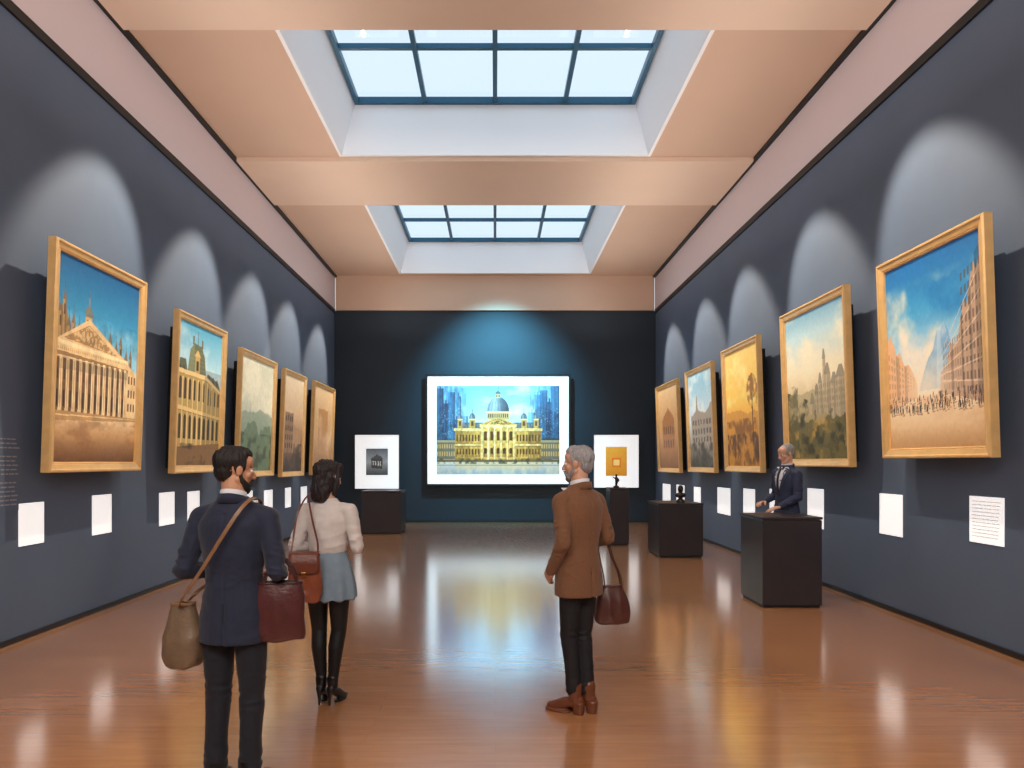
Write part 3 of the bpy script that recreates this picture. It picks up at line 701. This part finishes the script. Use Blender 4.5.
    if fem:
        G=[]
        for key in'LR':
            hp,kn,an=pose['leg'+key]; cal=tuple(Vector(kn)*.65+Vector(an)*.35+Vector((0,-.02,0)))
            G+=chain([(hp,.09),(kn,.056),(cal,.055),(an,.038)])
        G.append(loft(dense([(0,0,.84,.15,.1),(0,0,.93,.162,.11),(0,0,1.0,.15,.1)])))
        fuse('tights',G,.006,fit['legmat'],e,4,None,s)
        def pleat(co):
            th=np.arctan2(co[:,1],co[:,0]); k=np.clip((1.08-co[:,2])/.25,0,1); return .009*k*np.cos(th*11+3*vnoise(co*3))
        sk=fuse('skirt',[loft(dense([(0,0,.765,.21,.17),(0,0,.86,.202,.162),(0,0,1.0,.172,.133),(0,0,1.09,.135,.108),(0,0,1.13,.128,.1)]),n=48)],.007,fit['skirtmat'],e,2,pleat,s)
        J=[loft(dense([(0,0,1.09,.128,.104),(0,0,1.13,.14,.115),(0,0,1.23,.145,.12),(0,.005,1.33,.158,.12),(0,0,1.41,.132,.09),(0,0,1.46,.085,.07),(0,0,1.485,.062,.062)]))]
        J+=[ell((0.07,.07,1.29),(.06,.055,.06)),ell((-.07,.07,1.29),(.06,.055,.06))]
        for sd,key in((-1,'L'),(1,'R')):
            el,wr=pose[key][:2]; w2=tuple(Vector(el)*.08+Vector(wr)*.92)
            J+=chain([((sd*.1,0,1.4),.058),((sd*shx,0,1.395),.055),(el,.047),(w2,.034)])
        top=fuse('blouse',J,.0065,fit['topmat'],e,3,folds(.009,(8,8,11),.003,2),s)
        return e,[top,sk]
    T=[loft(dense([(0,0,.8,.16,.115),(0,0,.9,.166,.12),(0,0,1.0,.15,.11),(0,0,1.04,.14,.105)]))]
    tk=fit.get('slim',1)
    for key in'LR':
        hp,kn,an=pose['leg'+key]; m1=tuple(Vector(hp)*.5+Vector(kn)*.5)
        T+=chain([(hp,.096*tk),(m1,.086*tk),(kn,.067*tk),(tuple(Vector(kn)*.5+Vector(an)*.5+Vector((0,-.008,0))),.061*tk),(tuple(Vector(an)+Vector((0,0,.03))),fit.get('cuff',.055))])
    def tf(co):
        k=np.exp(-((co[:,2]-.49)/.09)**2)+np.exp(-((co[:,2]-.16)/.07)**2)+.3
        return k*.009*(1-np.abs(2*vnoise(co*np.array([9,9,26])+1.2*vnoise(co*7)[:,None])-1)-.4)
    tr=fuse('trousers',T,.0065,fit['legmat'],e,4,tf,s)
    hem=fit.get('hem',.775); fl=fit.get('flare',1); sw=fit.get('sw',1)
    J=[loft(dense([(0,0,hem,.19*fl,.135),(0,0,.86,.186*fl,.132),(0,0,.98,.166*sw,.126),(0,0,1.1,.148*sw,.118),(0,-.003,1.24,.172*sw,.128),(0,-.005,1.36,.186*sw,.124),(0,-.005,1.43,.15*sw,.096),(0,-.008,1.475,.095,.078),(0,-.008,1.5,.074,.072)]))]
    for sd,key in((-1,'L'),(1,'R')):
        el,wr=pose[key][:2]; w2=tuple(Vector(el)*.06+Vector(wr)*.94); mm=tuple(Vector((sd*shx,0,1.4))*.5+Vector(el)*.5)
        J+=chain([((sd*.1,0,1.41),.062),((sd*shx,0,1.39),.06),(mm,.054),(el,.047),(w2,.036)])
    jk=fuse('jacket',J,.006,fit['topmat'],e,3,folds(fit.get('fa',.007),(7,7,11),.002,fit.get('seed',1),True),s)
    def band(name,rx,ry,z0,h,t,m,dip,cy=-.008,gap=.35):
        V=[];F=[];n=40
        for i in range(n+1):
            a=math.pi/2+gap+(2*math.pi-2*gap)*i/n; c,sn=math.cos(a),math.sin(a); front=(sn+1)/2
            z=z0-dip*front
            for rr,zz in((0,0),(t,0),(t*.7,h),(-.004,h)):
                V.append(((rx+rr)*c*s,(cy+(ry+rr)*sn)*s,(z+zz)*s))
        for i in range(n):
            for k in range(4):
                l=(k+1)%4; F.append((i*4+k,i*4+4+k,i*4+4+l,i*4+l))
        F.append((0,1,2,3)); F.append((n*4+3,n*4+2,n*4+1,n*4))
        return mesh_ob(name,V,F,m,e,True)
    band('jacket_collar',.067,.067,1.475,.048,.018,fit['topmat'],.05)
    band('shirt_collar',.06,.06,1.495,.05,.006,M_shirt,.035,gap=.15)
    bv=bvh_of([jk])
    def strip(name,lf,rf,z0,z1,off,m,th=.004):
        V=[];F=[];nz=16;nx=4
        for i in range(nz+1):
            z=z0+(z1-z0)*i/nz
            for j in range(nx+1):
                x=lf(z)+(rf(z)-lf(z))*j/nx
                h=bv.ray_cast(Vector((x*s,1,z*s)),Vector((0,-1,0)))
                y=(h[0].y if h[0] else .06*s)+off*s
                y=min(y,.16*s); V.append((x*s,y,z*s))
        for i in range(nz):
            for j in range(nx):
                a=i*(nx+1)+j; F.append((a,a+1,a+nx+2,a+nx+1))
        o=mesh_ob(name,V,F,m,e,True); md=o.modifiers.new('s','SOLIDIFY'); md.thickness=th; md.offset=1; return o
    zb=1.14; wv=lambda z:.008+.09*(z-zb)/(1.46-zb)
    tw=lambda z:.026-.014*(z-zb)/(1.46-zb)
    strip('shirt_front',lambda z:-wv(z),lambda z:wv(z),zb,1.48,.001,M_shirt)
    strip('tie',lambda z:-tw(z),lambda z:tw(z),zb-.01,1.47,.006,fit['tiemat'])
    for sd in(-1,1):
        strip('lapel',lambda z:sd*wv(z)+(-.0 if sd>0 else -.045*min(1,(z-zb)/.12)),lambda z:sd*wv(z)+(.045*min(1,(z-zb)/.12) if sd>0 else 0),zb,1.455,.006,fit['topmat'],.007)
    strip('button',lambda z:-.009,lambda z:.009,1.07,1.088,.002,M_black,.005)
    return e,[jk,tr]

M_eye=mat('eye_white',(230,228,224),.2); M_iris=mat('eye_iris',(50,34,24),.2)
M_shirt=mat('white_cotton_shirt',(225,226,230),.7)
navy=mat('navy_wool',(26,34,58),.75,bump=.3,bscale=300,var=.12,vscale=40,sheen=.15)
navyt=mat('charcoal_trousers',(19,22,34),.75,bump=.3,bscale=300,sheen=.1)
brown=mat('brown_tweed',(120,80,52),.8,bump=.25,bscale=260,var=.08,vscale=60,sheen=.15)
blackt=mat('black_trousers',(17,17,22),.7,bump=.3,bscale=300)
cream=mat('cream_knit',(214,206,202),.8,bump=.4,bscale=220,var=.05,vscale=20)
skirtm=mat('pale_blue_wool',(126,146,162),.8,bump=.3,bscale=240,var=.06,vscale=20)
tights=mat('black_tights',(14,13,16),.55)
shoeb=mat('black_leather',(16,15,17),.35); shoebr=mat('tan_leather_shoe',(112,62,38),.35,var=.1,vscale=20)
suit2=mat('dark_blue_suit',(46,56,84),.75,bump=.3,bscale=300)
tie1=mat('dark_tie',(26,28,44),.5)

legs=dict(legL=((-.085,0,.9),(-.09,.012,.49),(-.095,-.01,.1)),legR=((.085,0,.9),(.09,.012,.49),(.09,-.01,.1)),footL=.12,footR=-.12)
m1,c1=build_person((-1.325,3.56,0),math.radians(-6),.995,dict(head=(math.radians(-46),math.radians(-6)),
   L=((-.245,-.05,1.13),(-.15,.185,1.09),(.55,.8,.12),(.2,-.2,-1),(.8,-.5,.2),(.5,.7,.5)),
   R=((.242,-.04,1.13),(.17,.19,1.08),(-.55,.8,.12),(-.2,-.2,-1),(-.8,-.5,.2),(.5,.7,.5)),**legs),
   dict(kind='man',skin=(206,152,120),hair=(28,22,20),cut='short',beard=(34,26,22),topmat=navy,legmat=navyt,shoe=shoeb,tiemat=tie1,hem=.77,seed=1,slim=.9,flare=.95,sw=.96,shx=.175),
   'dark-haired bearded person in navy suit standing with bags at both hips')
legw=dict(legL=((-.085,0,.9),(-.075,.02,.53),(-.045,-.01,.19)),legR=((.085,0,.9),(.075,.02,.53),(.045,-.01,.19)),footL=.1,footR=-.15)
w1,c2=build_person((-1.157,4.85,0),math.radians(-10),.955,dict(head=(math.radians(-32),math.radians(-8)),
   L=((-.232,-.05,1.14),(-.13,.17,1.1),(.5,.8,.12),(.2,-.2,-1),(.8,-.5,.2),(.5,.7,.5)),
   R=((.232,-.03,1.14),(.15,.19,1.12),(-.45,.8,.2),(-.2,-.2,-1),(-.8,-.5,.2),(.5,.7,.5)),**legw),
   dict(kind='woman',skin=(222,174,148),hair=(34,24,24),cut='long',topmat=cream,skirtmat=skirtm,legmat=tights,shoe=shoeb,heel=.075),
   'dark-haired person in cream top, pale blue skirt and heeled boots')
legc=dict(legL=((-.07,0,.9),(-.058,.03,.5),(-.045,.0,.12)),legR=((.07,0,.9),(.058,.02,.5),(.045,-.03,.12)),footL=.45,footR=.4)
m2,c3=build_person((.56,4.68,0),math.radians(36),1.012,dict(head=(math.radians(30),math.radians(-2)),
   L=((-.212,-.085,1.14),(-.185,.07,.93),(.3,.7,-.5),(.9,0,0),(0,.4,.9),(.4,.5,.4)),
   R=((.215,-.05,1.14),(.18,.19,1.07),(-.4,.85,.0),(-.6,0,-.7),(-.5,0,.8),(.6,.8,.6)),**legc),
   dict(kind='man',skin=(212,160,132),hair=(158,156,158),cut='short',beard=(150,144,140),topmat=brown,legmat=blackt,shoe=shoebr,tiemat=tie1,heel=.045,hem=.775,seed=5,cuff=.046,slim=.82,flare=.93,shx=.16,sw=.94,fa=.006),
   'grey-haired bearded person in brown coat with a bag on one arm')
m3,c4=build_person((3.80,9.12,0),math.radians(106),1.085,dict(head=(math.radians(-4),math.radians(-16)),
   L=((-.245,.04,1.13),(-.235,.29,1.02),(.1,.9,-.25),(0,-.2,-1),(1,.1,0),(.15,.25,.2)),
   R=((.24,-.03,1.13),(.16,.2,1.05),(-.3,.8,0),(-.3,0,-1),(-1,0,0),(.4,.5,.4)),**legs),
   dict(kind='man',skin=(214,166,140),hair=(150,148,150),cut='receding',topmat=suit2,legmat=navyt,shoe=shoeb,tiemat=tie1,seed=9),
   'grey-haired person in dark suit and tie standing behind a pedestal')

# ------------------------------------------------------------------ bags
def leather(name,c,r=.42): return mat(name,c,r,bump=.25,bscale=70,var=.15,vscale=14)
M_brass=mat('brass_fitting',(190,150,80),.3,metal=1)
def bag(world,rotz,w,h,dp,m,m2,label,prof,flap=True,seed=0,handles=None):
    e=empty('handbag',world,(0,0,rotz)); tag(e,label,'bag')
    rings=dense([(0,0,z*h,w/2*a,dp/2*b) for z,a,b in prof],5)
    def dd(co): 
        return .014*(1-np.abs(2*vnoise(co*np.array([14,14,9])+seed)-1)-.5)*np.clip((h-co[:,2])/h*2,0,1)
    fuse('body',[loft(rings,n=40,e=2.8)],.006,m,e,3,dd)
    top=prof[-1]
    tw=w/2*top[1]; td=dp/2*top[2]
    fuse('rim',[loft([(0,0,h*.955,tw+.006,td+.006),(0,0,h*1.0,tw+.005,td+.005)],n=40,e=2.8)],.004,m2,e,1)
    if flap:
        V=[];F=[];n=14
        for i in range(n+1):
            t=i/n
            if t<.25: y=td*(1-t*8)*1.0; z=h+.008
            else: y=-td-.012-.018*min(1,(t-.25)*3); z=h+.006-(t-.25)/.75*h*.42
            ww=tw*(1.0 if t<.25 else 1+.12*(t-.25))*(1 if t<.8 else math.sqrt(max(0,1-((t-.8)/.24)**2))*1.0)
            for j in range(9):
                V.append((ww*(-1+2*j/8),y,z))
        for i in range(n):
            for j in range(8):
                a=i*9+j; F.append((a,a+1,a+10,a+9))
        o=mesh_ob('flap',V,F,m2,e,True); md=o.modifiers.new('s','SOLIDIFY'); md.thickness=.006; md.offset=0
        box('buckle',-.014,.014,-td-.04,-td-.03,h*.56,h*.64,M_brass,e,.002)
    return e
def l2w(e,p):
    return Matrix.Translation(e.location)@e.rotation_euler.to_matrix().to_4x4()@Vector(p)
def w2l(e,p):
    return (Matrix.Translation(e.location)@e.rotation_euler.to_matrix().to_4x4()).inverted()@Vector(p)
def strap(person,bagE,pts,cl,w,t,m,off=.008,name='strap'):
    bv=bvh_of(cl); path=smoothpath(pts,8); path,nn=hug(path,bv,off)
    for _ in range(3):
        path=[path[0]]+[(path[i-1]+path[i]*2+path[i+1])/4 for i in range(1,len(path)-1)]+[path[-1]]
    path,_=hug(path,bv,off*.8)
    R=person.rotation_euler.to_matrix(); RB=bagE.rotation_euler.to_matrix().inverted()
    p2=[w2l(bagE,l2w(person,p)) for p in path]; n2=[RB@(R@n) for n in nn]
    return ribbon(name,p2,n2,w,t,m,bagE)
SL=[(0,.66,.6),(.04,.86,.85),(.2,1.0,1.0),(.5,.94,.95),(.8,.74,.7),(1,.6,.5)]
TB=[(0,.86,.8),(.04,.95,.95),(.3,1.0,1.0),(.7,.95,.9),(1,.86,.6)]
HB=[(0,.7,.6),(.06,.92,.85),(.3,1.0,1.0),(.6,.9,.85),(.9,.62,.5),(1,.5,.4)]
tan=leather('olive_tan_leather',(122,100,78)); tan2=leather('tan_strap_leather',(140,102,70))
red=leather('oxblood_leather',(84,42,40),.35); red2=leather('oxblood_trim',(64,32,30),.35)
cog=leather('cognac_leather',(138,72,48),.38); cog2=leather('cognac_trim',(108,56,40),.38)
dkb=leather('dark_brown_leather',(84,46,38),.35); dkb2=leather('dark_brown_trim',(64,34,28),.35)

b1=bag(l2w(m1,(-.24,-.06,.64)),math.radians(-12),.195,.325,.13,tan,tan2,'slouchy olive-tan leather shoulder bag hanging beside a navy suit',SL,False,1)
strap(m1,b1,[(-.245,-.09,.95),(-.19,-.16,1.0),(-.08,-.17,1.15),(.03,-.17,1.32),(.1,-.12,1.45),(.115,0,1.49),(.1,.1,1.42),(.0,.17,1.26),(-.13,.18,1.1),(-.235,.09,1.0),(-.245,-.03,.95)],c1,.018,.005,tan2)
b2=bag(l2w(m1,(.235,.02,.77)),math.radians(12),.245,.295,.12,red,red2,'oxblood leather tote hanging from the forearm of a navy suit',TB,False,4)
def loop(bagE,pl,m,w=.016,t=.006,nrm=(0,1,0)):
    path=smoothpath(pl,8); return ribbon('handle',path,fixed(path,nrm),w,t,m,bagE)
for y in(-.03,.03): loop(b2,[(-.08,y,.275),(-.07,y,.33),(-.03,y*.7,.395),(0,y*.5,.41),(.03,y*.7,.395),(.07,y,.33),(.08,y,.275)],red2)
b3=bag(l2w(w1,(-.06,-.238,.745)),math.radians(8),.22,.32,.1,cog,cog2,'cognac leather flap bag resting against a pale blue skirt',TB,True,7)
strap(w1,b3,[(-.16,-.24,1.05),(-.165,-.19,1.15),(-.155,-.16,1.3),(-.13,-.1,1.41),(-.12,0,1.46),(-.1,-.09,1.42),(-.04,-.16,1.27),(.01,-.19,1.13),(.03,-.24,1.05)],c2,.012,.005,cog2)
b4=bag(l2w(m2,(.285,-.03,.56)),math.radians(10),.25,.26,.12,dkb,dkb2,'dark brown leather hobo bag dangling from a brown coat sleeve',HB,False,9)
hz=.57
for y in(-.02,.02): loop(b4,[(-.06,y,.24),(-.07,y,.33),(-.095,y,hz-.12),(-.105,y,hz-.04),(-.065,y,hz),(-.027,y,hz-.04),(.0,y,hz-.12),(.05,y,.33),(.065,y,.24)],dkb2,.009,.005)
P=[loft(dense([(0,0,0,.08,.08),(0,0,.04,.07,.07),(0,0,.07,.035,.035),(0,0,.1,.05,.04)]),n=24)]
P+=[ell((0,0,.13),(.1,.055,.05)),ell((0,.0,.24),(.05,.058,.07)),ell((0,-.06,.235),(.01,.014,.02))]+chain([((0,0,.14),.035),((0,0,.2),.03)])
o=fuse('bust_sculpture',P,.006,M_bronze,None,3); o.location=(3.3,12.45,.95); tag(o,'small dark bronze bust on a black pedestal','sculpture')
P=[loft(dense([(0,0,0,.06,.06),(0,0,.03,.055,.055),(0,0,.05,.02,.02),(0,0,.08,.03,.03)]),n=24)]
P+=chain([((0,0,.07),.02),((.01,0,.14),.035),((0,0,.2),.028)])+[ell((0,0,.245),(.022,.024,.03))]+chain([((.03,0,.19),.012),((.06,0,.15),.01),((.03,-.03,.12),.01)])+chain([((-.03,0,.19),.012),((-.07,0,.22),.01)])
o=fuse('figurine',P,.004,M_bronze,None,3); o.location=(2.46,14.2,1.15); tag(o,'small dark bronze figurine on a narrow pedestal','sculpture')

# ------------------------------------------------------------------ lights
wd=bpy.data.worlds.new('World'); scene.world=wd; wd.use_nodes=True
bg=wd.node_tree.nodes['Background']; bg.inputs[0].default_value=lin4((210,230,243)); bg.inputs[1].default_value=1.2
def spot(name,loc,tgt,e,ang,blend,col,rad=.06):
    l=bpy.data.lights.new(name,'SPOT'); l.energy=e; l.spot_size=math.radians(ang); l.spot_blend=blend; l.color=col; l.shadow_soft_size=rad
    o=bpy.data.objects.new(name,l); o.location=loc; o.rotation_euler=(Vector(tgt)-Vector(loc)).to_track_quat('-Z','Y').to_euler(); COL.objects.link(o); return o
def area(name,loc,tgt,e,sx,sy,col,up=None):
    l=bpy.data.lights.new(name,'AREA'); l.shape='RECTANGLE'; l.size=sx; l.size_y=sy; l.energy=e; l.color=col
    o=bpy.data.objects.new(name,l); o.location=loc; o.rotation_euler=(Vector(tgt)-Vector(loc)).to_track_quat('-Z','Y').to_euler(); COL.objects.link(o); return o
for (sd,y0,y1,z0,z1,_,_) in PL:
    yc=(y0+y1)/2
    spot('picture_spot',(sd*2.4,yc+1.4,6.6),(sd*W,yc+.2,3.6),950,40,.5,(1,.85,.66),.05)
for sd in(-1,1):
    for y in (4.5,7.2,9.9,12.6,15.3,18.0):
        spot('floor_fill_spot',(sd*2.95,y,6.6),(sd*3.15,y,0),430,33,.9,(1,.78,.56),.05)  # added spots that brighten the floor along the walls, no fixtures
spot('end_wall_spot',(.1,16.7,6.6),(.1,YB,3.5),2700,80,1.0,(.2,.72,.98),.15)
spot('end_pic',(.1,14.9,6.6),(.1,YB,2.6),200,26,.3,(.92,.97,1),.05)
area('room_fill',(0,-2.2,5.8),(0,8,2.0),420,7,1.6,(1,.92,.84))  # added fill light behind the camera, out of view
sl=bpy.data.lights.new('daylight','SUN'); sl.energy=1.6; sl.angle=math.radians(85); sl.color=(.6,.81,1)
so=bpy.data.objects.new('daylight',sl); so.location=(0,10,12); COL.objects.link(so)
for sd in(-1,1):
    l=bpy.data.lights.new('ceiling_fill','AREA'); l.shape='RECTANGLE'; l.size=.08; l.size_y=20; l.energy=135; l.color=(1,.88,.78)  # added floating strip to brighten the ceiling, unseen from below, no fixture
    o=bpy.data.objects.new('ceiling_fill',l); o.location=(sd*2.7,8.6,5.0)
    o.rotation_euler=(0,math.radians(180),0) ; COL.objects.link(o)

# ------------------------------------------------------------------ camera
cd=bpy.data.cameras.new('Camera'); cam=bpy.data.objects.new('Camera',cd); COL.objects.link(cam)
cam.location=(0,0,1.67); cam.rotation_euler=(math.radians(90),0,0)
cd.sensor_width=36; cd.lens=700/1024*36; cd.shift_x=17/1024; cd.shift_y=78/1024
scene.camera=cam
